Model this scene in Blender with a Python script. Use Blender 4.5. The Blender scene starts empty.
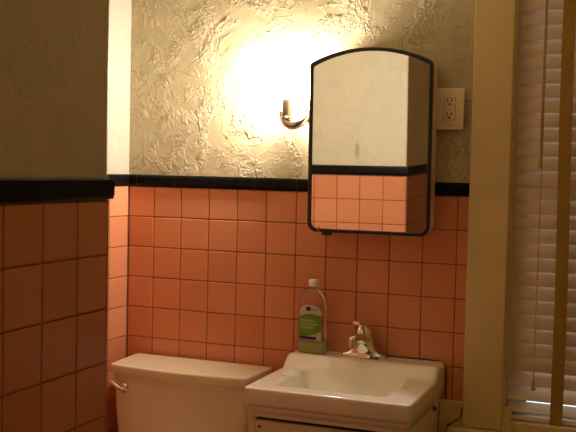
import bpy, bmesh, math, random
from mathutils import Vector, Matrix
random.seed(7)
PI = math.pi
H0 = 1.375                     # height of the lower edge of the black trim
S = bpy.context.scene
COL = S.collection

# ------------------------------------------------------------------ materials
def mat(name, color=(.8, .8, .8), rough=.5, metal=0.0, coat=0.0, spec=.5):
    m = bpy.data.materials.new(name); m.use_nodes = True
    b = m.node_tree.nodes['Principled BSDF']
    b.inputs['Base Color'].default_value = (*color, 1)
    b.inputs['Roughness'].default_value = rough
    b.inputs['Metallic'].default_value = metal
    b.inputs['Coat Weight'].default_value = coat
    b.inputs['Coat Roughness'].default_value = .05
    b.inputs['Specular IOR Level'].default_value = spec
    return m

def nodes(m):
    nt = m.node_tree
    return nt, nt.nodes, nt.links, nt.nodes['Principled BSDF']

def vary(m, c1, c2, scale=6.0, detail=4.0, lo=.35, hi=.65, bump=0.0, bscale=60.0, dist=.001):
    """colour that wanders between two tones, optional fine bump"""
    nt, N, L, b = nodes(m)
    tc = N.new('ShaderNodeTexCoord')
    n = N.new('ShaderNodeTexNoise'); n.inputs['Scale'].default_value = scale; n.inputs['Detail'].default_value = detail
    r = N.new('ShaderNodeValToRGB')
    r.color_ramp.elements[0].position = lo; r.color_ramp.elements[0].color = (*c1, 1)
    r.color_ramp.elements[1].position = hi; r.color_ramp.elements[1].color = (*c2, 1)
    L.new(tc.outputs['Object'], n.inputs['Vector']); L.new(n.outputs['Fac'], r.inputs['Fac'])
    L.new(r.outputs['Color'], b.inputs['Base Color'])
    if bump:
        n2 = N.new('ShaderNodeTexNoise'); n2.inputs['Scale'].default_value = bscale; n2.inputs['Detail'].default_value = 3
        bp = N.new('ShaderNodeBump'); bp.inputs['Strength'].default_value = bump; bp.inputs['Distance'].default_value = dist
        L.new(tc.outputs['Object'], n2.inputs['Vector']); L.new(n2.outputs['Fac'], bp.inputs['Height'])
        L.new(bp.outputs['Normal'], b.inputs['Normal'])
    return m

def plaster_mat(name, c1, c2, amount, smudge=None):
    """trowelled plaster: raised ragged ridges and flat patches"""
    m = mat(name, c1, .48, spec=.4)
    nt, N, L, b = nodes(m)
    tc = N.new('ShaderNodeTexCoord')
    def noise(scale, detail, rough, distort):
        n = N.new('ShaderNodeTexNoise'); n.inputs['Scale'].default_value = scale
        n.inputs['Detail'].default_value = detail; n.inputs['Roughness'].default_value = rough
        n.inputs['Distortion'].default_value = distort
        L.new(tc.outputs['Object'], n.inputs['Vector']); return n
    def ramp(src, pts):
        r = N.new('ShaderNodeValToRGB'); e = r.color_ramp.elements
        e[0].position, e[1].position = pts[0][0], pts[-1][0]
        e[0].color = (pts[0][1],)*3+(1,); e[1].color = (pts[-1][1],)*3+(1,)
        for p, v in pts[1:-1]:
            k = e.new(p); k.color = (v, v, v, 1)
        L.new(src, r.inputs['Fac']); return r.outputs['Color']
    def math_(op, a, b_):
        n = N.new('ShaderNodeMath'); n.operation = op
        for i, v in enumerate((a, b_)):
            if isinstance(v, (int, float)): n.inputs[i].default_value = v
            else: L.new(v, n.inputs[i])
        return n.outputs[0]
    # flat skims with ragged edges, thin ridges left by the trowel, crumbly clusters
    big = noise(7, 2.5, .5, 2.6)
    skim = ramp(big.outputs['Fac'], [(.470, 0), (.500, 1.0), (.512, .62), (.60, .50)])
    med = noise(15, 3, .5, 2.0)
    ridge = ramp(med.outputs['Fac'], [(.42, 0), (.480, .10), (.500, 1.0), (.514, .30), (.60, .22)])
    small = noise(52, 2, .5, 1.0)
    crumb = ramp(small.outputs['Fac'], [(.44, 0), (.50, .8), (.56, 1.0)])
    where = ramp(noise(5.5, 2, .5, .6).outputs['Fac'], [(.50, .0), (.60, 1.0)])
    where2 = ramp(noise(7.5, 2, .5, 1.0).outputs['Fac'], [(.52, 0.0), (.62, 1.0)])
    fine = noise(150, 3, .6, .2)
    soft = noise(6, 2, .5, .0)
    where3 = ramp(noise(4.0, 2, .5, .8).outputs['Fac'], [(.46, .12), (.60, 1.0)])
    h = math_('MULTIPLY', math_('MULTIPLY', skim, where3), .42)
    h = math_('ADD', h, math_('MULTIPLY', math_('MULTIPLY', ridge, where), .60))
    h = math_('ADD', h, math_('MULTIPLY', math_('MULTIPLY', crumb, where2), .30))
    h = math_('ADD', h, math_('MULTIPLY', fine.outputs['Fac'], .05))
    h = math_('ADD', h, math_('MULTIPLY', soft.outputs['Fac'], .35))
    bp = N.new('ShaderNodeBump'); bp.inputs['Strength'].default_value = amount; bp.inputs['Distance'].default_value = .0075
    L.new(h, bp.inputs['Height']); L.new(bp.outputs['Normal'], b.inputs['Normal'])
    mix = N.new('ShaderNodeMix'); mix.data_type = 'RGBA'
    mix.inputs['A'].default_value = (*c1, 1); mix.inputs['B'].default_value = (*c2, 1)
    L.new(where, mix.inputs['Factor'])
    out = mix.outputs['Result']
    if smudge:                       # a drip-shaped grimy mark with a place of its own
        sx, sz, rx, rz, col = smudge
        sep = N.new('ShaderNodeSeparateXYZ'); L.new(tc.outputs['Object'], sep.inputs[0])
        dx = math_('DIVIDE', math_('SUBTRACT', sep.outputs['X'], sx), rx)
        dz = math_('DIVIDE', math_('SUBTRACT', sep.outputs['Z'], sz), rz)
        d = math_('ADD', math_('POWER', dx, 2.0), math_('POWER', dz, 2.0))
        d = math_('ADD', d, math_('MULTIPLY', math_('SUBTRACT', fine.outputs['Fac'], .5), .9))
        f = ramp(d, [(.25, .75), (1.0, 0)])
        m2 = N.new('ShaderNodeMix'); m2.data_type = 'RGBA'
        L.new(f, m2.inputs['Factor']); L.new(out, m2.inputs['A']); m2.inputs['B'].default_value = (*col, 1)
        out = m2.outputs['Result']
    L.new(out, b.inputs['Base Color'])
    return m

def tile_mat(name, c1, c2, rough):
    m = mat(name, c1, rough, spec=.5)
    nt, N, L, b = nodes(m)
    at = N.new('ShaderNodeAttribute'); at.attribute_name = 'tone'
    tc = N.new('ShaderNodeTexCoord')
    n = N.new('ShaderNodeTexNoise'); n.inputs['Scale'].default_value = 9; n.inputs['Detail'].default_value = 5
    L.new(tc.outputs['Object'], n.inputs['Vector'])
    ad = N.new('ShaderNodeMath'); ad.operation = 'MULTIPLY_ADD'; ad.inputs[1].default_value = .35
    L.new(n.outputs['Fac'], ad.inputs[0]); L.new(at.outputs['Fac'], ad.inputs[2])
    mix = N.new('ShaderNodeMix'); mix.data_type = 'RGBA'
    mix.inputs['A'].default_value = (*c1, 1); mix.inputs['B'].default_value = (*c2, 1)
    L.new(ad.outputs[0], mix.inputs['Factor']); L.new(mix.outputs['Result'], b.inputs['Base Color'])
    n2 = N.new('ShaderNodeTexNoise'); n2.inputs['Scale'].default_value = 22; n2.inputs['Detail'].default_value = 1
    L.new(tc.outputs['Object'], n2.inputs['Vector'])
    bp = N.new('ShaderNodeBump'); bp.inputs['Strength'].default_value = .25; bp.inputs['Distance'].default_value = .0015
    L.new(n2.outputs['Fac'], bp.inputs['Height']); L.new(bp.outputs['Normal'], b.inputs['Normal'])
    return m

def see_through(name, tint, gloss_rough, gloss_mix, body=None, body_mix=0.0):
    """thin clear wall: what lies behind stays visible, with a reflection on top"""
    m = bpy.data.materials.new(name); m.use_nodes = True
    nt = m.node_tree; N, L = nt.nodes, nt.links; N.clear()
    out = N.new('ShaderNodeOutputMaterial')
    tr = N.new('ShaderNodeBsdfTransparent'); tr.inputs[0].default_value = (*tint, 1)
    gl = N.new('ShaderNodeBsdfGlossy'); gl.inputs['Roughness'].default_value = gloss_rough
    lw = N.new('ShaderNodeFresnel'); lw.inputs['IOR'].default_value = 1.45
    mx = N.new('ShaderNodeMixShader')
    src = tr.outputs[0]
    if body:
        df = N.new('ShaderNodeBsdfDiffuse'); df.inputs['Color'].default_value = (*body, 1)
        tl = N.new('ShaderNodeBsdfTranslucent'); tl.inputs['Color'].default_value = (*body, 1)
        a = N.new('ShaderNodeMixShader'); a.inputs[0].default_value = .5
        L.new(df.outputs[0], a.inputs[1]); L.new(tl.outputs[0], a.inputs[2])
        c = N.new('ShaderNodeMixShader'); c.inputs[0].default_value = body_mix
        L.new(src, c.inputs[1]); L.new(a.outputs[0], c.inputs[2]); src = c.outputs[0]
    mu = N.new('ShaderNodeMath'); mu.operation = 'MULTIPLY'; mu.inputs[1].default_value = gloss_mix
    L.new(lw.outputs[0], mu.inputs[0]); L.new(mu.outputs[0], mx.inputs[0])
    L.new(src, mx.inputs[1]); L.new(gl.outputs[0], mx.inputs[2]); L.new(mx.outputs[0], out.inputs[0])
    return m

def emit(name, color, strength):
    m = bpy.data.materials.new(name); m.use_nodes = True
    nt = m.node_tree; N, L = nt.nodes, nt.links; N.clear()
    out = N.new('ShaderNodeOutputMaterial'); e = N.new('ShaderNodeEmission')
    e.inputs[0].default_value = (*color, 1); e.inputs[1].default_value = strength
    L.new(e.outputs[0], out.inputs[0]); return m

LAMP = (1.0, .87, .73)
M = {}
M['plaster'] = plaster_mat('plaster_cream', (.48, .405, .245), (.52, .44, .265), 1.0)
M['plaster_soft'] = plaster_mat('plaster_smoother', (.56, .505, .355), (.60, .54, .38), .42,
                                smudge=(.424, H0+.115, .013, .045, (.34, .25, .10)))
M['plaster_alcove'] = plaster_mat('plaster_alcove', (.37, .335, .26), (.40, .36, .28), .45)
M['plaster_unseen'] = mat('paint_rear', (.77, .57, .25), .6)
M['tile'] = tile_mat('tile_pink', (.58, .220, .104), (.66, .268, .134), .20)
M['grout'] = vary(mat('grout', (.3, .12, .06), .9), (.13, .045, .022), (.22, .085, .045), 14)
M['grout_trim'] = mat('grout_trim', (.35, .27, .15), .9)
M['black'] = mat('black_glaze', (.006, .005, .005), .25, spec=.12)
M['casing'] = vary(mat('paint_casing', (.5, .4, .2), .5), (.63, .51, .235), (.69, .555, .26), 7, bump=.12, bscale=40)
M['ceramic'] = vary(mat('ceramic_sink', (.82, .79, .69), .10, coat=.4), (.80, .765, .66), (.84, .805, .70), 3)
M['china'] = vary(mat('ceramic_tank', (.78, .71, .54), .22), (.75, .68, .51), (.80, .73, .56), 3)
M['vanity'] = vary(mat('paint_vanity', (.7, .63, .5), .4), (.70, .62, .48), (.76, .68, .53), 5)
M['dark'] = mat('dark_gap', (.015, .011, .008), .7)
M['chrome'] = mat('chrome', (.78, .77, .72), .06, 1.0)
M['mirror'] = mat('mirror_silver', (.93, .93, .90), .0, 1.0)
M['frame'] = mat('frame_black', (.008, .008, .008), .35)
M['cab_side'] = mat('cabinet_cream', (.70, .62, .40), .4)
M['plate'] = mat('plate_ivory', (.78, .68, .46), .35)
M['socket'] = mat('socket_ivory', (.74, .64, .43), .3)
M['screw'] = mat('screw_metal', (.55, .46, .28), .35, .6)
M['sleeve'] = mat('sleeve_brushed', (.24, .175, .125), .35, .3)
M['aged'] = mat('chrome_aged', (.64, .56, .48), .10, 1.0)
M['bulb'] = emit('bulb_glow', LAMP, 2000.0)
M['slat'] = vary(mat('slat_white', (.62, .53, .44), .45), (.78, .65, .51), (.82, .69, .55), 8)
M['cord'] = mat('cord_yellow', (.50, .34, .10), .8)
M['tape'] = vary(mat('tape_mustard', (.36, .22, .035), .9), (.32, .19, .028), (.40, .25, .045), 120, bump=.4, bscale=500, dist=.0006)
M['sash'] = mat('sash_paint', (.42, .33, .17), .5)
M['glass'] = see_through('window_glass', (.95, .97, .97), .02, 1.0)
M['bottle'] = see_through('clear_plastic', (.95, .93, .90), .14, .7, (.85, .78, .66), .07)
M['soap'] = see_through('green_soap', (.9, 1.0, .7), .1, .3, (.88, 1.0, .42), .8)
M['cap'] = mat('cap_white', (.82, .76, .64), .4)
M['label_white'] = mat('label_white', (.80, .72, .62), .45)
M['label_green'] = mat('label_green', (.25, .42, .045), .45)
M['label_text'] = mat('label_text', (.80, .86, .42), .5)
M['label_black'] = mat('label_black', (.012, .012, .014), .5)
M['label_purple'] = mat('label_purple', (.075, .03, .16), .5)
M['label_yellow'] = mat('label_yellow', (.80, .60, .12), .5)
M['rust'] = vary(mat('rust', (.10, .04, .015), .9), (.05, .02, .01), (.18, .08, .03), 90)
M['cable'] = mat('cable_black', (.012, .011, .010), .5)
M['floor'] = tile_mat('floor_tile', (.16, .11, .07), (.20, .14, .09), .4)
M['ceiling'] = mat('ceiling_paint', (.74, .64, .44), .8)

# ------------------------------------------------------------------ mesh helpers
def obj(name, bm, m, parent=None, smooth=False, angle=None, kind=None):
    me = bpy.data.meshes.new(name)
    bmesh.ops.recalc_face_normals(bm, faces=bm.faces)
    if smooth:
        for f in bm.faces: f.smooth = True
        if angle is not None:
            for e in bm.edges:
                if len(e.link_faces) == 2 and e.calc_face_angle(0) > math.radians(angle): e.smooth = False
    bm.to_mesh(me); bm.free()
    for k in (m if isinstance(m, (list, tuple)) else [m]): me.materials.append(k)
    o = bpy.data.objects.new(name, me); COL.objects.link(o)
    if parent is not None: o.parent = parent
    if kind: o['kind'] = kind
    return o

def thing(name, label, cat, loc=(0, 0, 0)):
    o = bpy.data.objects.new(name, None); COL.objects.link(o)
    o.location = loc; o['label'] = label; o['category'] = cat
    o.empty_display_size = .05
    return o

def local(o, root):            # a part built in world coordinates, hung under a root that stands elsewhere
    o.matrix_parent_inverse = Matrix.Translation(-root.location)
    return o

def box(bm, x0, x1, y0, y1, z0, z1, bev=0.0, seg=2):
    r = bmesh.ops.create_cube(bm, size=1.0, matrix=Matrix.Translation(((x0+x1)/2, (y0+y1)/2, (z0+z1)/2)) @ Matrix.Diagonal((x1-x0, y1-y0, z1-z0, 1)))
    if bev:
        es = set()
        for v in r['verts']: es.update(v.link_edges)
        bmesh.ops.bevel(bm, geom=list(es), offset=bev, segments=seg, profile=.5, affect='EDGES')

def loft(bm, rings, cap0=True, cap1=True):
    vs = [[bm.verts.new(p) for p in r] for r in rings]
    n = len(vs[0])
    for a, b in zip(vs, vs[1:]):
        for i in range(n): bm.faces.new((a[i], a[(i+1) % n], b[(i+1) % n], b[i]))
    if cap0: bm.faces.new(vs[0])
    if cap1: bm.faces.new(list(reversed(vs[-1])))
    return vs

def tube(bm, pts, rad, n=12, cap=True):
    pts = [Vector(p) for p in pts]
    rs = rad if isinstance(rad, (list, tuple)) else [rad]*len(pts)
    t0 = (pts[1]-pts[0]).normalized()
    up = Vector((0, 0, 1)) if abs(t0.z) < .9 else Vector((1, 0, 0))
    a = t0.cross(up).normalized(); rings = []
    for i, p in enumerate(pts):
        t = (pts[min(i+1, len(pts)-1)]-pts[max(i-1, 0)]).normalized()
        a = (a-t*a.dot(t)).normalized(); b = t.cross(a)
        rings.append([p+(a*math.cos(2*PI*k/n)+b*math.sin(2*PI*k/n))*rs[i] for k in range(n)])
    loft(bm, rings, cap, cap)

def lathe(bm, prof, center, axis='Z', n=28):
    """prof: (radius, height) pairs from bottom to top"""
    c = Vector(center); rings = []
    for r, h in prof:
        ring = []
        for k in range(n):
            ca, sa = math.cos(2*PI*k/n)*max(r, 1e-5), math.sin(2*PI*k/n)*max(r, 1e-5)
            if axis == 'Z': ring.append(c+Vector((ca, sa, h)))
            elif axis == 'Y': ring.append(c+Vector((ca, h, sa)))
            else: ring.append(c+Vector((h, ca, sa)))
        rings.append(ring)
    loft(bm, rings)

def spline(pts, n=8):
    pts = [Vector(p) for p in pts]; out = []
    P = [pts[0]*2-pts[1]]+pts+[pts[-1]*2-pts[-2]]
    for i in range(1, len(P)-2):
        p0, p1, p2, p3 = P[i-1:i+3]
        for k in range(n):
            t = k/n
            out.append(.5*((2*p1)+(p2-p0)*t+(2*p0-5*p1+4*p2-p3)*t*t+(3*p1-p0-3*p2+p3)*t**3))
    out.append(pts[-1]); return out

# ------------------------------------------------------------------ room shell
T = .11                         # tile pitch
XL = -.105                      # alcove side wall
XP, YP = .659, -1.346            # near wall: its face and the end that looks at the mirror
XR, YF, ZC = 2.30, -3.70, 2.42
WX0, WX1, WZ0, WZ1 = 1.266, 2.06, H0-.735, H0+.84
ZI = H0-.706                     # inner sill under the blind   # window opening

def tile_panel(name, parent, spans_u, spans_v, place, m, depth=.003):
    """tiles of one wall in one mesh: spans are (start, end) lists, place maps (u, v, d) to the room"""
    bm = bmesh.new(); lay = bm.verts.layers.float.new('tone')
    g, c = .0011, .0022
    for (u0, u1) in spans_u:
        for (v0, v1) in spans_v:
            if u1-u0 < .012 or v1-v0 < .012: continue
            tone = random.uniform(-.1, .75); tu, tv = random.gauss(0, .0035), random.gauss(0, .0035)
            um, vm = (u0+u1)/2, (v0+v1)/2
            def q(u, v, d): return place(u, v, d+(u-um)*tu+(v-vm)*tv)
            rings = []
            for ins, d in ((0, -depth), (0, -c*1.1), (c*.35, -c*.35), (c*1.2, 0)):
                rings.append([q(a, b, d) for a, b in ((u0+g+ins, v0+g+ins), (u1-g-ins, v0+g+ins), (u1-g-ins, v1-g-ins), (u0+g+ins, v1-g-ins))])
            for ring in loft(bm, rings, False, True):
                for v in ring: v[lay] = tone
    return obj(name, bm, m, parent)

def trim_run(name, place, cuts, end_caps=True):
    """glazed black liner: rounded pieces set end to end"""
    bm = bmesh.new()
    prof = [(-.006, -.001), (.004, -.001), (.0065, .004), (.0078, .010), (.0078, .032), (.0065, .038), (.003, .0415), (-.006, .0415)]
    for a, b in cuts:
        loft(bm, [[place(a+.0009, d, h) for d, h in prof], [place(b-.0009, d, h) for d, h in prof]])
    return obj(name, bm, M['black'], kind='structure')

def spans(a, b, cuts):
    c = sorted([a]+[k for k in cuts if a+1e-6 < k < b-1e-6]+[b])
    return list(zip(c, c[1:]))

vcuts = [H0-T*j for j in range(1, 13)]
vs = spans(.0, H0-.0005, vcuts)

# back wall
bm = bmesh.new()
def wall_strip(bm, x0, x1, z0, z1): box(bm, x0, x1, .003, .14, z0, z1)
wall_strip(bm, XL-.1, WX0, 0, ZC); wall_strip(bm, WX1, XR+.1, 0, ZC)
wall_strip(bm, WX0, WX1, 0, WZ0); wall_strip(bm, WX0, WX1, WZ1, ZC)
wall_back = obj('wall_back', bm, M['plaster'], kind='structure')
bm = bmesh.new(); box(bm, XL, 1.141, .0013, .0033, 0, H0+.002)
obj('grout', bm, M['grout'], wall_back)
tile_panel('wall_tiles', wall_back, spans(XL+.001, 1.141, [T*i for i in range(0, 11)]), vs, lambda u, v, d: (u, -d, v), M['tile'])
trim_run('trim_1', lambda a, d, h: (a, -d, H0+h), spans(XL, 1.139, [.24+.1555*k for k in range(-2, 7)]))
bm = bmesh.new(); box(bm, XL, 1.13, -.0055, .003, H0+.002, H0+.039); obj('trim_joint', bm, M['grout_trim'], wall_back)

# alcove side wall (left)
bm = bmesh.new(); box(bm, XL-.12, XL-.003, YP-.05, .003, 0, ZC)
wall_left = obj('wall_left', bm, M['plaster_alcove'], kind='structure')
bm = bmesh.new(); box(bm, XL-.0033, XL-.0013, YP, 0, 0, H0+.002); obj('grout', bm, M['grout'], wall_left)
tile_panel('wall_tiles', wall_left, spans(YP, -.0035, [-T*i-.128 for i in range(0, 12)]), vs, lambda u, v, d: (XL+d, u, v), M['tile'])
trim_run('trim_2', lambda a, d, h: (XL+d, a, H0+h), spans(YP, -.011, [-.02-.1555*k for k in range(0, 9)]))

vn = spans(.0, H0+.0025, [H0+.003-T*j for j in range(1, 13)])
# near wall: the end face looks at the mirror, the long face stands in shadow
bm = bmesh.new(); box(bm, XL-.12, XP-.003, YF-.1, YP-.003, 0, ZC, .006, 3)
wall_near = obj('wall_partition', bm, M['plaster_soft'], kind='structure')
bm = bmesh.new(); box(bm, XL, XP-.0013, YF, YP-.0013, 0, H0+.002); obj('grout', bm, M['grout'], wall_near)
tile_panel('wall_tiles', wall_near, spans(YF, YP-.006, [-1.458-T*i for i in range(0, 22)]), vs, lambda u, v, d: (XP+d, u, v), M['tile'])
tile_panel('wall_tiles', wall_near, spans(XL, XP-.006, [XP-T*i for i in range(1, 8)]), vs, lambda u, v, d: (u, YP+d, v), M['tile'])
bm = bmesh.new()                                                  # rounded edge of the tiles at the corner
cor = [(XP-.0064+.0064*math.cos(a), YP-.0064+.0064*math.sin(a)) for a in [PI/2*i/6 for i in range(7)]]+[(XP-.0064, YP-.0064)]
for z0, z1 in vn: loft(bm, [[(x, y, z) for x, y in cor] for z in (z0+.0012, z1-.0012)])
obj('edge_tiles', bm, M['tile'], wall_near, smooth=True, angle=40)
trim_run('trim_3', lambda a, d, h: (XP+d, a, H0+.004+h), spans(YF, YP+.006, [YP-.1555*k for k in range(1, 16)]))
trim_run('trim_4', lambda a, d, h: (a, YP+d, H0+.004+h), spans(XL, XP+.006, [XP-.1555*k for k in range(1, 6)]))

# the rest of the room, behind the camera
bm = bmesh.new(); box(bm, XR, XR+.1, YF-.1, .003, 0, ZC); obj('wall_right', bm, M['plaster_unseen'], kind='structure')
bm = bmesh.new(); box(bm, XP-.1, XR+.1, YF-.1, YF, 0, ZC); obj('wall_front', bm, M['plaster_unseen'], kind='structure')
bm = bmesh.new(); box(bm, XL-.12, XR+.1, YF-.1, .14, ZC, ZC+.1); obj('ceiling', bm, M['ceiling'], kind='structure')
bm = bmesh.new(); box(bm, XL-.12, XR+.1, YF-.1, .14, -.1, 0); obj('floor', bm, M['floor'], kind='structure')

bm = bmesh.new(); box(bm, 1.02, 1.86, YF, YF+.04, .01, 2.04, .004)  # unseen door, added dark to give the chrome contrast in its reflections
d1 = obj('added_dark_door', bm, mat('added_door_brown', (.045, .026, .014), .4), kind='structure')
bm = bmesh.new()
for a in ((.95, 1.015, .005, 2.11), (1.865, 1.93, .005, 2.11), (1.015, 1.865, 2.045, 2.11)): box(bm, a[0], a[1], YF, YF+.03, a[2], a[3], .004)
obj('added_door_casing', bm, M['casing'], d1)
bm = bmesh.new(); lathe(bm, [(.025, .04), (.012, .045), (.012, .07), (.026, .08), (.028, .095), (.02, .11), (.0, .112)], (1.79, YF, .98), 'Y'); obj('added_door_knob', bm, M['chrome'], d1, smooth=True, angle=40)

# painted board under the tiles beside the window
bm = bmesh.new(); box(bm, 1.0625, 1.29, -.014, .001, 0, H0-.657, .003)
obj('trim_5', bm, M['casing'], kind='structure')

# ------------------------------------------------------------------ window
bm = bmesh.new()
CX0, CX1 = 1.139, 1.263
def casing_board(bm, x0, x1, z0, z1): box(bm, x0, x1, -.024, .004, z0, z1, .004, 2)
casing_board(bm, CX0, CX1, WZ0+.002, WZ1+.13)
obj('trim_6', bm, M['casing'], kind='structure')
bm = bmesh.new(); casing_board(bm, WX1+.004, WX1+.131, WZ0+.002, WZ1+.13); obj('trim_7', bm, M['casing'], kind='structure')
bm = bmesh.new(); casing_board(bm, CX1, WX1+.004, WZ1, WZ1+.13); obj('trim_8', bm, M['casing'], kind='structure')
bm = bmesh.new(); box(bm, 1.098, WX1+.16, -.056, .10, WZ0-.028, WZ0, .006, 3)
obj('trim_9', bm, M['casing'], kind='structure')                  # window stool
bm = bmesh.new()                                                  # jambs, stops, sash
for x0, x1 in ((WX0-.003, WX0+.0015), (WX1-.0015, WX1+.003)): box(bm, x0, x1, -.012, .13, WZ0, WZ1)
box(bm, WX0, WX1, -.012, .13, WZ1-.012, WZ1+.004)
win = obj('window_1', bm, M['casing'], kind='structure')
bm = bmesh.new()
box(bm, WX0+.0005, WX0+.055, .085, .12, WZ0, WZ1-.012, .003); box(bm, WX1-.055, WX1-.0005, .085, .12, WZ0, WZ1-.012, .003)
box(bm, WX0+.055, WX1-.055, .085, .12, ZI, ZI+.038, .003); box(bm, WX0+.055, WX1-.055, .085, .12, WZ1-.07, WZ1-.012, .003)
box(bm, WX0+.055, WX1-.055, .085, .12, (WZ0+WZ1)/2-.02, (WZ0+WZ1)/2+.02, .003)
obj('sash', bm, M['sash'], win)
bm = bmesh.new(); box(bm, WX0+.0015, WX1-.0015, -.004, .13, WZ0+.0005, ZI, .003); obj('inner_sill', bm, M['casing'], win)
bm = bmesh.new(); box(bm, WX0+.05, WX1-.05, .100, .104, ZI+.034, WZ1-.065); obj('pane', bm, M['glass'], win)

# blind
YB = .048
bx0, bx1 = WX0+.006, WX1-.006
blind = thing('window_blind', 'closed white slatted blind with mustard tape hanging in the window', 'blind', ((bx0+bx1)/2, YB, WZ0+.01))
bm = bmesh.new(); box(bm, bx0, bx1, YB-.028, YB+.028, WZ1-.055, WZ1-.014, .003)
local(obj('headrail', bm, M['slat'], blind), blind)
P_S = .0453; zline = H0+.582                   # the lower edge of one slat, seen near the top of the picture
bm = bmesh.new()
k0 = -int((WZ1-.06-zline)/P_S)
for k in range(k0, 29):
    zl = zline-P_S*k
    if k == 28: zl = H0-.678
    tilt = math.radians(77 if k < 25 else 83 if k < 26 else (57, 50, 30)[k-26])
    W = .0500; n = 8; top, bot = [], []
    for i in range(n+1):
        s = (i/n-.5)*W; cz = .0028*(1-(2*i/n-1)**2)
        # lower edge leans into the room
        yy = s*math.cos(tilt)-cz*math.sin(tilt); zz = s*math.sin(tilt)+cz*math.cos(tilt)
        yt = yy-.0007*math.sin(tilt); zt = zz+.0007*math.cos(tilt)
        top.append((yt, zt)); bot.append((yy, zz))
    z_c = zl+W/2*math.sin(tilt); sag = random.uniform(-.0006, .0006)
    ring = top+list(reversed(bot))
    loft(bm, [[(x, YB+y, z_c+z+d) for y, z in ring] for x, d in ((bx0, 0), (bx0+.25, sag), (bx1-.25, sag), (bx1, 0))])
local(obj('slats', bm, M['slat'], blind, smooth=True, angle=50), blind)
bm = bmesh.new(); box(bm, bx0, bx1, YB-.024, YB+.024, ZI+.0015, ZI+.017, .004)
local(obj('bottom_rail', bm, M['slat'], blind), blind)
def cloth_strip(name, xs, w, y, z0, z1, th):
    bm = bmesh.new(); rings = []
    n = 40
    for i in range(n+1):
        z = z1+(z0-z1)*i/n; ux = xs(z); dy = .0012*math.sin(z*37)
        rings.append([(ux-w/2, y+dy, z), (ux-w/2, y+dy-th, z), (ux+w/2, y+dy-th, z), (ux+w/2, y+dy, z)])
    loft(bm, rings); return local(obj(name, bm, M['tape'], blind), blind)
cloth_strip('ladder_tape', lambda z: 1.4225+.003*math.sin((z-.6)*4), .038, YB-.031, WZ0+.006, WZ1-.02, .0012)
cloth_strip('ladder_tape', lambda z: WX1-.155, .038, YB-.031, WZ0+.006, WZ1-.02, .0012)
def lift_cord(x, zend, r, yoff, tassel=True):
    bm = bmesh.new(); zt = WZ1-.05
    tube(bm, [(x+.0012*math.sin(t*5), YB-.032-yoff-.002*math.sin(t*7), zt+(zend-zt)*t) for t in [i/24 for i in range(25)]], r, 8)
    c = local(obj('lift_cord', bm, M['cord'], blind), blind)
    if tassel:
        bm = bmesh.new()
        lathe(bm, [(.0025, .014), (.0045, .010), (.0055, -.004), (.0075, -.016), (.0078, -.021), (.005, -.022)][::-1], (x+.0012*math.sin(5), YB-.032-yoff-.002*math.sin(7), zend), n=16)
        obj('tassel', bm, M['cord'], c)
lift_cord(1.350, H0+.118, .0034, .004)
lift_cord(1.353, H0-.580, .0016, .001)

# ------------------------------------------------------------------ medicine cabinet with arched mirror
X0, X1, ZB, ZT, ZA, DC = .624, 1.029, H0-.128, H0+.418, H0+.466, .090
def arch(inset, rb, rt, n=10):
    """outline in x,z: round bottom corners, arched top"""
    x0, x1, zb, zt, za = X0+inset, X1-inset, ZB+inset, ZT-inset*.9, ZA-inset
    cx = (x0+x1)/2; pts = []
    def arc(cx_, cz_, r, a0, a1):
        for i in range(n+1):
            a = a0+(a1-a0)*i/n; pts.append((cx_+r*math.cos(a), cz_+r*math.sin(a)))
    arc(x0+rb, zb+rb, rb, -PI, -PI/2); arc(x1-rb, zb+rb, rb, -PI/2, 0)
    h = za-zt; w = (x1-x0)/2; R = (w*w+h*h)/(2*h); zo = za-R
    zc = zo+math.sqrt((R-rt)**2-(w-rt)**2); phi = math.atan2(zc-zo, w-rt)      # fillet tangent to side and arch
    arc(x1-rt, zc, rt, 0, phi)
    for i in range(1, 24):
        t = phi+(PI-2*phi)*i/24; pts.append((cx+R*math.cos(t), zo+R*math.sin(t)))
    arc(x0+rt, zc, rt, PI-phi, PI)
    return pts
cab = thing('medicine_cabinet', 'arched mirror cabinet with thin black frame hung on the wall above the sink', 'cabinet', ((X0+X1)/2, 0, ZB))
def ring_at(pts, y): return [(x, y, z) for x, z in pts]
bm = bmesh.new()
loft(bm, [ring_at(arch(.003, .030, .018), y) for y in (-.0015, -DC+.014)])
local(obj('cabinet_body', bm, M['cab_side'], cab), cab)
bm = bmesh.new()
o_, i_ = arch(0, .032, .020), arch(.0115, .022, .012)
vsr = [[bm.verts.new(p) for p in r] for r in (ring_at(o_, -DC+.0145), ring_at(o_, -DC+.002), ring_at(arch(.002, .031, .019), -DC), ring_at(arch(.0095, .024, .013), -DC), ring_at(i_, -DC+.003), ring_at(i_, -DC+.0145))]
n = len(vsr[0])
for a, b in zip(vsr, vsr[1:]+vsr[:1]):
    for i in range(n): bm.faces.new((a[i], a[(i+1) % n], b[(i+1) % n], b[i]))
local(obj('mirror_frame', bm, M['frame'], cab), cab)
bm = bmesh.new(); loft(bm, [ring_at(arch(.0108, .0225, .0125), y) for y in (-DC+.0135, -DC+.006)])
local(obj('mirror', bm, M['mirror'], cab), cab)
bm = bmesh.new(); box(bm, .674, .706, -DC+.002, -DC+.016, ZB-.0095, ZB+.001, .002)
local(obj('latch', bm, M['frame'], cab), cab)
bm = bmesh.new(); box(bm, (.662), .665, -DC-.001, -DC+.004, ZB+.002, ZB+.016, .0008)
local(obj('mirror_clip', bm, M['cord'], cab), cab)

cab.rotation_euler = (.021, 0, .0092); cab.location.y -= .003      # it hangs a little out of true

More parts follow.
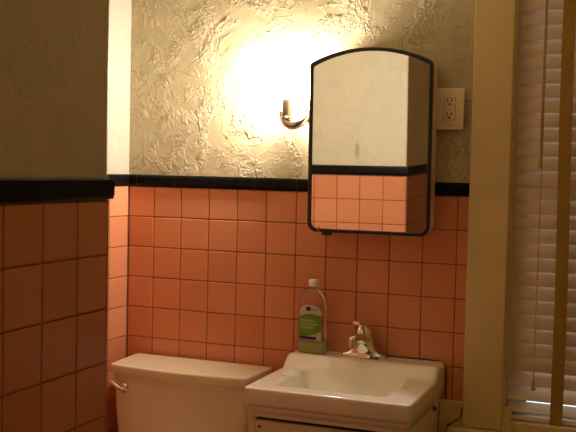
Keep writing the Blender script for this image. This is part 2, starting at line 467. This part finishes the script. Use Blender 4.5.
# ------------------------------------------------------------------ wall sconce
SX, SY = .526, -.049
ZS0, ZS1 = H0+.240, H0+.304
sc = thing('wall_sconce', 'lit chrome candle sconce with bare bulb left of the mirror', 'lamp', (.600, 0, H0+.24))
bm = bmesh.new(); lathe(bm, [(.0, -.020), (.012, -.019), (.020, -.015), (.029, -.010), (.034, -.005), (.034, -.001)][::-1], (.602, .003, H0+.262), 'Y')
local(obj('backplate', bm, M['aged'], sc, smooth=True, angle=40), sc)
bm = bmesh.new()
arm = spline([(.600, -.012, H0+.280), (.5985, -.030, H0+.262), (.587, -.040, H0+.238), (.566, -.046, H0+.224), (.544, -.049, H0+.221), (.524, -.050, H0+.230), (.509, -.049, H0+.248), (.502, -.047, H0+.268)], 6)
tube(bm, arm, [.0040+.0125*math.sin(PI*(i/(len(arm)-1))**1.15)**1.2 for i in range(len(arm))], 16)
local(obj('arm', bm, M['aged'], sc, smooth=True), sc)
bm = bmesh.new()
lathe(bm, [(.008, -.008), (.012, -.004), (.0185, .002), (.021, .007), (.020, .008), (.014, .003), (.0, .002)], (SX, SY, ZS0))
local(obj('drip_cup', bm, M['aged'], sc, smooth=True, angle=50), sc)
bm = bmesh.new(); lathe(bm, [(.0135, 0), (.0155, .001), (.0155, .060), (.0145, .064), (.010, .064)], (SX, SY, ZS0+.003))
local(obj('candle_sleeve', bm, M['sleeve'], sc, smooth=True, angle=40), sc)
bm = bmesh.new(); lathe(bm, [(.009, 0), (.010, .008), (.013, .018), (.0165, .030), (.0175, .040), (.0155, .054), (.010, .070), (.0045, .083), (.001, .090)], (SX, SY, ZS1+.002))
local(obj('bulb', bm, M['bulb'], sc, smooth=True), sc)

# ------------------------------------------------------------------ outlet
ot = thing('electrical_outlet', 'ivory wall outlet plate with two sockets beside the window casing', 'outlet', (1.068, 0, H0+.275))
bm = bmesh.new(); box(bm, 1.024, 1.113, -.016, -.007, H0+.209, H0+.341, .004, 3)
local(obj('cover_plate', bm, M['plate'], ot, smooth=True, angle=40), ot)
bm = bmesh.new(); box(bm, 1.036, 1.100, -.008, .003, H0+.222, H0+.328)
local(obj('wall_box', bm, M['dark'], ot), ot)
bm = bmesh.new(); box(bm, 1.049, 1.086, -.0185, -.014, H0+.2395, H0+.3105, .001)
soc = local(obj('receptacle', bm, M['socket'], ot), ot)
bm = bmesh.new()
e = .0012
for a in ((1.049, 1.086, H0+.2395, H0+.2395+e), (1.049, 1.086, H0+.3105-e, H0+.3105), (1.049, 1.049+e, H0+.2395, H0+.3105), (1.086-e, 1.086, H0+.2395, H0+.3105)):
    box(bm, a[0]-.0007, a[1]+.0007, -.0168, -.0155, a[2]-.0007, a[3]+.0007)
local(obj('seam', bm, M['rust'], ot), ot)
for zc in (H0+.2985, H0+.2560):
    for dx, w, h in ((-.0068, .0032, .0098), (.0068, .0032, .0085)):
        bm = bmesh.new(); box(bm, 1.0675+dx-w/2, 1.0675+dx+w/2, -.0188, -.017, zc+.003-h/2, zc+.003+h/2)
        obj('slot', bm, M['dark'], soc)
    bm = bmesh.new(); lathe(bm, [(.0034, -.0190), (.0034, -.017)], (1.0675, 0, zc-.0088), 'Y', 14)
    obj('slot', bm, M['dark'], soc)
for zc in (H0+.3245, H0+.2255):
    bm = bmesh.new(); lathe(bm, [(.0, -.0175), (.002, -.0173), (.0030, -.0165), (.0030, -.015)], (1.0675, 0, zc), 'Y', 16)
    local(obj('screw', bm, M['screw'], ot, smooth=True, angle=40), ot)

# ------------------------------------------------------------------ toilet
def bow(x0, x1, yb, yf, bulge, r, z, n=8, taper=0.0):
    """plan outline: straight back, rounded corners, bowed front (front is -y)"""
    pts = []
    def arc(cx, cy, a0, a1):
        for i in range(n+1):
            a = a0+(a1-a0)*i/n; pts.append([cx+r*math.cos(a), cy+r*math.sin(a)])
    rb = r
    arc(x0+rb, yb-rb, PI, PI/2); arc(x1-rb, yb-rb, PI/2, 0); arc(x1-rb, yf+rb, 0, -PI/2)
    for i in range(1, 16): pts.append([x1-rb+(x0-x1+2*rb)*i/16, yf])
    arc(x0+rb, yf+rb, -PI/2, -PI)
    cx, hw = (x0+x1)/2, (x1-x0)/2
    out = []
    for x, y in pts:
        k = max(0, min(1, (yb-y)/(yb-yf)))
        out.append((cx+(x-cx)*(1-taper*k/hw), y-bulge*(1-((x-cx)/hw)**2)*k**2, z))
    return out
LX0, LX1, ZL = -.050, .486, H0-.606
toi = thing('toilet', 'cream ceramic toilet with bowed tank and lid left of the sink', 'toilet', ((LX0+LX1)/2, -.3, 0))
bm = bmesh.new()
YBK, YFR = -.022, -.222
lv = [(ZL-.052, .016), (ZL-.050, .012), (ZL-.040, .0105), (ZL-.034, .004), (ZL-.028, .0005), (ZL-.008, 0), (ZL-.003, .0012), (ZL-.0008, .004), (ZL, .009)]
loft(bm, [bow(LX0+i, LX1-i, YBK-i*.4, YFR+i, .028, .010, z, taper=.012) for z, i in lv])
local(obj('tank_lid', bm, M['china'], toi, smooth=True, angle=50), toi)
bm = bmesh.new()
TI = .015
loft(bm, [bow(LX0+TI+k, LX1-TI-k, YBK-.008, YFR+TI+k*.8, .026, .022, z) for z, k in ((.405, .030), (.42, .022), (.50, .012), (.62, .004), (ZL-.049, 0))])
local(obj('tank', bm, M['china'], toi, smooth=True, angle=50), toi)
bm = bmesh.new(); cxt = (LX0+LX1)/2                                # bowl and foot, below the picture
def oval(a, b, yc, z, n=32): return [(cxt+a*math.cos(2*PI*i/n), yc+b*math.sin(2*PI*i/n), z) for i in range(n)]
loft(bm, [oval(.11, .20, -.36, 0), oval(.115, .205, -.36, .02), oval(.10, .18, -.35, .12), oval(.14, .22, -.37, .25), oval(.18, .265, -.375, .35), oval(.188, .275, -.375, .39), oval(.185, .272, -.375, .403)])
local(obj('bowl', bm, M['china'], toi, smooth=True, angle=50), toi)
bm = bmesh.new(); loft(bm, [oval(.19, .225, -.44, .404), oval(.197, .232, -.44, .412), oval(.195, .23, -.44, .43), oval(.18, .215, -.44, .438)])
local(obj('seat_cover', bm, M['china'], toi, smooth=True, angle=50), toi)
PX, PZ = .018, H0-.685                                              # flush lever
PYF = YFR+TI-.026*(1-((PX-cxt)/((LX1-LX0)/2-TI))**2)
bm = bmesh.new(); lathe(bm, [(.0, -.011), (.008, -.0105), (.016, -.007), (.0195, -.002), (.0195, .006)][::-1], (PX, PYF, PZ), 'Y', 24)
fl = local(obj('flush_lever', bm, M['chrome'], toi, smooth=True, angle=40), toi)
bm = bmesh.new()
tube(bm, spline([(PX+.006, PYF-.014, PZ-.004), (PX-.006, PYF-.017, PZ-.001), (PX-.022, PYF-.018, PZ+.007), (PX-.040, PYF-.016, PZ+.016), (PX-.054, PYF-.014, PZ+.020)], 6),
     [.0052+.0026*math.sin(PI*min(1, i/24)) for i in range(25)], 12)
obj('lever_arm', bm, M['chrome'], fl, smooth=True, angle=50)

# ------------------------------------------------------------------ sink
KX0, KX1, KY0, KY1 = .566, 1.076, -.452, -.0015
ZR, ZLED = H0-.576, H0-.535
snk = thing('bathroom_sink', 'white ceramic sink with square basin and raised back ledge under the mirror', 'sink', ((KX0+KX1)/2, -.2, H0-.67))
def sstep(a, b, x):
    t = max(0, min(1, (x-a)/(b-a))); return t*t*(3-2*t)
def sdbox(x, y, cx, cy, hx, hy, r):
    qx, qy = abs(x-cx)-hx+r, abs(y-cy)-hy+r
    return math.hypot(max(qx, 0), max(qy, 0))+min(max(qx, qy), 0)-r
def sink_h(x, y):
    z = ZR
    z += (ZLED-ZR)*sstep(-.150, -.092, y)**1.2                       # back ledge, concave sweep
    w = sstep(-.452, -.15, y)
    d = sdbox(x, y, .813, -.262, .176, .130, .032)                   # basin
    slope = 1-sstep(-.085, .004, d)
    z -= .016*(1-sstep(-.012, .0, d))
    z -= .100*(1-sstep(-.070, -.006, d))
    for cx in (.640, .988):                                          # shallow soap rests either side
        ds = sdbox(x, y, cx, -.200, .042, .052, .02)
        z -= .004*(1-sstep(-.022, .006, ds))*(1 if d > -.02 else 0 if d < -.05 else (d+.05)/.03)
    return z
def nonuni(a, b, n, edge=.016, ne=7):
    mid = [a+edge+(b-a-2*edge)*i/n for i in range(n+1)]
    lo = [a+edge*(1-math.cos(PI/2*i/ne)) for i in range(ne)]; hi = [a+b-v for v in reversed(lo)]
    return lo+mid+hi
gx, gy = nonuni(KX0, KX1, 84), nonuni(KY0, KY1, 74)
bm = bmesh.new(); R = .013; grid = []
for y in gy:
    row = []
    for x in gx:
        px, py = x, y
        cx = KX0+R if x < KX0+R else KX1-R if x > KX1-R else None
        cy = KY0+R if y < KY0+R else KY1-.006 if y > KY1-.006 else None
        rr = R if y < -.2 else .006
        if y > -.2: cx = KX0+rr if x < KX0+rr else KX1-rr if x > KX1-rr else None
        if cx is not None and cy is not None:
            u, v = (x-cx)/rr, (y-cy)/rr
            px, py = cx+rr*u*math.sqrt(max(0, 1-v*v/2)), cy+rr*v*math.sqrt(max(0, 1-u*u/2))
        dx = min(x-KX0, KX1-x); dyf = y-KY0
        z = sink_h(x, y)
        er = .007+(.012)*sstep(-.16, -.09, y)
        t = min(dx, dyf)
        if t < er: z -= er*(1-math.sqrt(max(0, 1-(1-t/er)**2)))
        if KY1-y < .006: z -= .006*(1-math.sqrt(max(0, 1-(1-(KY1-y)/.006)**2)))
        row.append(bm.verts.new((px, py, z)))
    grid.append(row)
for j in range(len(gy)-1):
    for i in range(len(gx)-1): bm.faces.new((grid[j][i], grid[j][i+1], grid[j+1][i+1], grid[j+1][i]))
loop = grid[0][:]+[r[-1] for r in grid[1:]]+grid[-1][-2::-1]+[r[0] for r in grid[-2:0:-1]]
cxs, cys = (KX0+KX1)/2, KY1
prev = loop
for z, ins in ((ZR-.016, -.0005), (ZR-.046, 0), (ZR-.052, .0015), (ZR-.055, .006), (ZR-.060, .0062), (ZR-.070, .0066), (ZR-.073, .0105), (ZR-.080, .011), (ZR-.0875, .012), (ZR-.0905, .072), (ZR-.105, .080), (ZR-.135, .090)):
    cur = []
    for v in loop:
        sx = 1-ins/((KX1-KX0)/2); sy = 1-ins/(KY1-KY0)
        zz = min(z, v.co.z-.001) if ins <= 0 else z
        cur.append(bm.verts.new((cxs+(v.co.x-cxs)*sx, cys+(v.co.y-cys)*sy, zz)))
    for i in range(len(loop)): bm.faces.new((prev[i], prev[(i+1) % len(loop)], cur[(i+1) % len(loop)], cur[i]))
    prev = cur
bm.faces.new(prev)
local(obj('basin', bm, M['ceramic'], snk, smooth=True, angle=60), snk)
bm = bmesh.new(); zd = sink_h(.813, -.262)
lathe(bm, [(.024, -.001), (.024, .002), (.020, .003), (.015, .001), (.0, .0015)], (.813, -.262, zd+.0005))
local(obj('drain', bm, M['chrome'], snk, smooth=True, angle=40), snk)
bm = bmesh.new()                                                     # dark sealant where the sink meets the tiles
cz = [(.88, ZLED+.0008), (1.03, ZLED+.0008), (1.056, ZLED-.001), (1.0705, ZLED-.010), (1.0785, ZLED-.026), (1.0800, ZLED-.06), (1.0800, ZR-.078)]
tube(bm, [(p.x, -.0012, p.z) for p in spline([(x, 0, z) for x, z in cz], 6)], .0022, 8)
local(obj('sealant', bm, M['dark'], snk), snk)
bm = bmesh.new()
lathe(bm, [(.0095, .0), (.0095, .003), (.006, .004), (.006, .009), (.0, .0095)], (1.067, -.118, ZR-.086), 'X', 16)
local(obj('mounting_bolt', bm, M['rust'], snk, smooth=True, angle=40), snk)

# ------------------------------------------------------------------ vanity cabinet under the sink
van = thing('vanity_cabinet', 'cream painted vanity cabinet carrying the sink', 'cabinet', (.82, -.22, 0))
VX0, VX1, VYF, VZ = .571, 1.060, -.418, ZR-.0915
bm = bmesh.new()
box(bm, VX0, VX0+.024, VYF-.002, VYF+.016, 0, VZ, .001); box(bm, VX0, VX0+.016, VYF+.016, -.006, 0, VZ); box(bm, VX1-.016, VX1, VYF, -.006, 0, VZ, .0015)
box(bm, VX0+.016, VX1-.016, -.018, -.006, 0, VZ-.08); box(bm, VX0+.016, VX1-.016, VYF+.004, -.018, .06, .076)
box(bm, VX0+.016, VX1-.016, VYF+.03, VYF+.045, 0, .06)
local(obj('carcass', bm, M['vanity'], van), van)
bm = bmesh.new(); box(bm, VX0+.0245, VX1-.016, VYF+.010, VYF+.016, .08, VZ-.0005)  # dark sheet behind the door, its colour stands in for shade in the gaps
local(obj('gap_shade_sheet', bm, M['dark'], van), van)
bm = bmesh.new(); box(bm, VX0+.0275, VX1-.004, VYF-.009, VYF+.009, .05, VZ-.010, .0025)
dr = local(obj('door', bm, M['vanity'], van), van)
bm = bmesh.new(); lathe(bm, [(.0042, -.0015), (.0042, .004)], (VX0+.040, VYF-.009, VZ-.029), 'Y', 14)
obj('screw', bm, M['dark'], dr)

# ------------------------------------------------------------------ faucet
FX, FY, FZ = .817, -.050, ZLED+.0005
fa = thing('faucet', 'chrome single lever faucet on the back ledge of the sink', 'faucet', (FX, FY, FZ))
def ell(cx, cy, a, b, z, n=40, p=2.0):
    out = []
    for i in range(n):
        t = 2*PI*i/n; c, s = math.cos(t), math.sin(t)
        out.append((cx+a*math.copysign(abs(c)**(2/p), c), cy+b*math.copysign(abs(s)**(2/p), s), z))
    return out
bm = bmesh.new()
loft(bm, [ell(0, 0, .078, .027, 0, p=2.6), ell(0, 0, .078, .027, .006, p=2.6), ell(0, 0, .074, .0245, .011, p=2.5), ell(0, 0, .060, .024, .0165), ell(0, 0, .046, .025, .025), ell(0, -.001, .0365, .026, .038), ell(0, -.001, .0315, .0255, .054), ell(0, -.001, .029, .025, .070)])
obj('base', bm, M['chrome'], fa, smooth=True, angle=60)
bm = bmesh.new()
pts = spline([(0, .004, .048), (-.001, -.030, .064), (-.003, -.062, .072), (-.005, -.090, .074), (-.006, -.108, .071)], 6)
nn = len(pts); rings = []
for i, p in enumerate(pts):
    t = i/(nn-1); w, hh = (.024-.010*t)*(1 if t < .97 else .6), (.019-.0085*t)*(1 if t < .97 else .6)
    tg = (pts[min(i+1, nn-1)]-pts[max(i-1, 0)]).normalized(); upv = Vector((1, 0, 0)).cross(tg).normalized()
    if upv.z < 0: upv = -upv
    rings.append([p+Vector((1, 0, 0))*w*math.cos(2*PI*k/20)+upv*hh*math.sin(2*PI*k/20) for k in range(20)])
loft(bm, rings); sp = obj('spout', bm, M['chrome'], fa, smooth=True, angle=60)
bm = bmesh.new(); lathe(bm, [(.0, -.019), (.0095, -.020), (.0125, -.0185), (.0125, -.006), (.0138, -.005), (.0138, .008), (.011, .012), (.0, .013)], (-.006, -.106, .068), n=24)
obj('aerator', bm, M['chrome'], sp, smooth=True, angle=40)
bm = bmesh.new(); lathe(bm, [(.0285, .069), (.0295, .073), (.0285, .086), (.0225, .099), (.012, .106), (.0, .108)], (0, -.001, 0), n=28)
hd = obj('handle_dome', bm, M['chrome'], fa, smooth=True, angle=50)
bm = bmesh.new()
pts = spline([(0, .012, .092), (-.002, -.016, .106), (-.004, -.046, .115), (-.006, -.074, .121)], 6); rings = []; nn = len(pts)
for i, p in enumerate(pts):
    t = i/(nn-1); w, hh = .015+.002*math.sin(PI*t)-.003*t, .0105-.0050*t
    tg = (pts[min(i+1, nn-1)]-pts[max(i-1, 0)]).normalized(); upv = Vector((1, 0, 0)).cross(tg).normalized()
    if upv.z < 0: upv = -upv
    rings.append([p+Vector((1, 0, 0))*w*math.cos(2*PI*k/16)+upv*hh*math.sin(2*PI*k/16) for k in range(16)])
loft(bm, rings); obj('lever', bm, M['chrome'], hd, smooth=True, angle=50)

# ------------------------------------------------------------------ soap bottle
BX, BY, BZ = .641, -.060, ZLED+.0005
bo = thing('soap_bottle', 'clear soap bottle with green label and white cap on the sink ledge', 'bottle', (BX, BY, BZ))
A, B = .0505, .0270
def bsec(z):                       # half width and half depth of the bottle at height z
    pr = [(0, .046, .0225), (.003, .0490, .0250), (.010, .0505, .0270), (.148, .0505, .0270), (.165, .0490, .0265), (.180, .0445, .0250), (.195, .0365, .0225), (.206, .0270, .0190), (.213, .0185, .0165), (.217, .0150, .0150), (.225, .0140, .0140)]
    for (z0, a0, b0), (z1, a1, b1) in zip(pr, pr[1:]):
        if z <= z1:
            t = (z-z0)/(z1-z0); return a0+(a1-a0)*t, b0+(b1-b0)*t
    return pr[-1][1:]
PW = 2.5
def bring(z, sh=0.0):
    a, b = bsec(z); pw = PW if z < .19 else 2.0+.5*max(0, (.215-z)/.025)
    return ell(0, 0, a-sh, b-sh, z, 44, pw)
bm = bmesh.new()
zs = [0, .0015, .003, .006, .010, .05, .10, .150, .158, .165, .173, .180, .188, .195, .201, .206, .210, .213, .217, .225]
loft(bm, [bring(z) for z in zs]); obj('bottle_shell', bm, M['bottle'], bo, smooth=True, angle=60)
bm = bmesh.new(); loft(bm, [[(x, y, z+.002) for x, y, z in bring(z, .0018)] for z in (.0, .003, .010, .02, .034)])
obj('liquid_soap', bm, M['soap'], bo, smooth=True, angle=60)
bm = bmesh.new()
rings = []
for r, z in ((.0165, .222), (.0172, .2235), (.0172, .2415), (.0160, .2440), (.0, .2445)):
    rings.append([(max(r, 1e-5)*(1+(.025 if (k % 2 and r > .017) else 0))*math.cos(2*PI*k/48), max(r, 1e-5)*(1+(.025 if (k % 2 and r > .017) else 0))*math.sin(2*PI*k/48), z) for k in range(48)])
loft(bm, rings); obj('cap', bm, M['cap'], bo, smooth=True, angle=40)
def front_y(x):
    return -B*(max(0, 1-abs(x/A)**PW))**(1/PW)
def patch(name, m, inside, x0, x1, z0, z1, lift, nx=40, nz=40, parent=None):
    """sheet laid on the bottle front, bounded by zlo(x) and zhi(x)"""
    bm = bmesh.new(); rows = []
    for i in range(nx+1):
        x = x0+(x1-x0)*i/nx; lo, hi = inside(x)
        rows.append([bm.verts.new((x, front_y(x)-lift, lo+(hi-lo)*j/4)) for j in range(5)])
    for a, b in zip(rows, rows[1:]):
        for j in range(4): bm.faces.new((a[j], b[j], b[j+1], a[j+1]))
    r = bmesh.ops.solidify(bm, geom=bm.faces[:], thickness=.0001)
    return obj(name, bm, m, parent if parent is not None else bo, smooth=True, angle=40)
LW = .0400
def lab_top(x): return .150+.028*math.sqrt(max(0, 1-abs(x/LW)**2.6))-.006
lab = patch('front_label', M['label_white'], lambda x: (.056, lab_top(x)), -LW, LW, 0, 0, .0005)
patch('label_band', M['label_green'], lambda x: (.076+.010*(x/LW)-.006*(1-(x/LW)**2), .133+.010*(1-((x-.006)/LW)**2)), -LW, LW, 0, 0, .0009, parent=lab)
patch('label_stripe', M['label_purple'], lambda x: (.0575, .0675), -LW+.002, LW*.62, 0, 0, .0009, parent=lab)
patch('label_mark', M['label_yellow'], lambda x: (.069, .079), .018, .029, 0, 0, .0012, parent=lab)
patch('label_logo', M['label_black'], lambda x: (.1525, .1655), -.013, .004, 0, 0, .0009, parent=lab)
lab.location.z = -.010
def text_on_label(body, x, z, size, m, lift):
    cu = bpy.data.curves.new('label_text', 'FONT'); cu.body = body; cu.size = size; cu.resolution_u = 2
    t = bpy.data.objects.new('label_text', cu); COL.objects.link(t)
    bpy.context.view_layer.update()
    me = bpy.data.meshes.new_from_object(t.evaluated_get(bpy.context.evaluated_depsgraph_get()))
    bpy.data.objects.remove(t)
    bm = bmesh.new(); bm.from_mesh(me); bpy.data.meshes.remove(me)
    bmesh.ops.subdivide_edges(bm, edges=[e for e in bm.edges if e.calc_length() > .004], cuts=2)
    for v in bm.verts:
        xx, zz = v.co.x+x, v.co.y+z
        v.co = (xx, front_y(xx)-lift, zz)
    obj('label_text', bm, m, lab)
text_on_label('up&up', .006, .1545, .0095, M['label_black'], .0012)
text_on_label('antibacterial', -.034, .1175, .0105, M['label_text'], .0014)
text_on_label('hand soap with', -.034, .1060, .0105, M['label_text'], .0014)
text_on_label('moisturizer', -.034, .0945, .0105, M['label_text'], .0014)

bo.rotation_euler.z = -.09

# ------------------------------------------------------------------ thin cable by the casing foot
bm = bmesh.new()
tube(bm, spline([(1.1365, -.0175, H0-.675), (1.1355, -.018, H0-.695), (1.129, -.020, H0-.709), (1.113, -.022, H0-.720), (1.100, -.024, H0-.732), (1.094, -.026, H0-.752), (1.092, -.028, H0-1.0), (1.092, -.028, .004)], 8), .0021, 8)
ca = obj('cable', bm, M['cable'])
ca['label'] = 'thin black cable curving down beside the foot of the window casing'; ca['category'] = 'cable'

# ------------------------------------------------------------------ world, camera
w = bpy.data.worlds.new('outside'); S.world = w; w.use_nodes = True
bg = w.node_tree.nodes['Background']; bg.inputs[0].default_value = (.80, .88, 1.0, 1); bg.inputs[1].default_value = 2.0

cam_d = bpy.data.cameras.new('camera'); cam = bpy.data.objects.new('camera', cam_d); COL.objects.link(cam)
yaw, pitch, roll, F = .3732, -.0484, .0226, 943.2
f = Vector((-math.sin(yaw)*math.cos(pitch), math.cos(yaw)*math.cos(pitch), math.sin(pitch)))
r = Vector((math.cos(yaw), math.sin(yaw), 0)); u = r.cross(f)
r2 = r*math.cos(roll)+u*math.sin(roll); u2 = -r*math.sin(roll)+u*math.cos(roll)
mx = Matrix((r2, u2, -f)).transposed().to_4x4(); mx.translation = Vector((1.6919, -2.9929, H0+.0689))
cam.matrix_world = mx
cam_d.sensor_width = 36; cam_d.lens = F/576*36; cam_d.clip_start = .05
cam_d.dof.use_dof = True; cam_d.dof.focus_distance = 3.08; cam_d.dof.aperture_fstop = 8.0
S.camera = cam

S.view_settings.view_transform = 'Standard'; S.view_settings.look = 'None'
S.view_settings.gamma = 1.0; S.view_settings.use_curve_mapping = False
S.view_settings.exposure = 0.0
S.cycles.max_bounces = 14; S.cycles.diffuse_bounces = 8; S.cycles.glossy_bounces = 6; S.cycles.transparent_max_bounces = 16
S.cycles.caustics_reflective = False; S.cycles.caustics_refractive = False
S.cycles.sample_clamp_indirect = 4.0
S.cycles.use_denoising = True
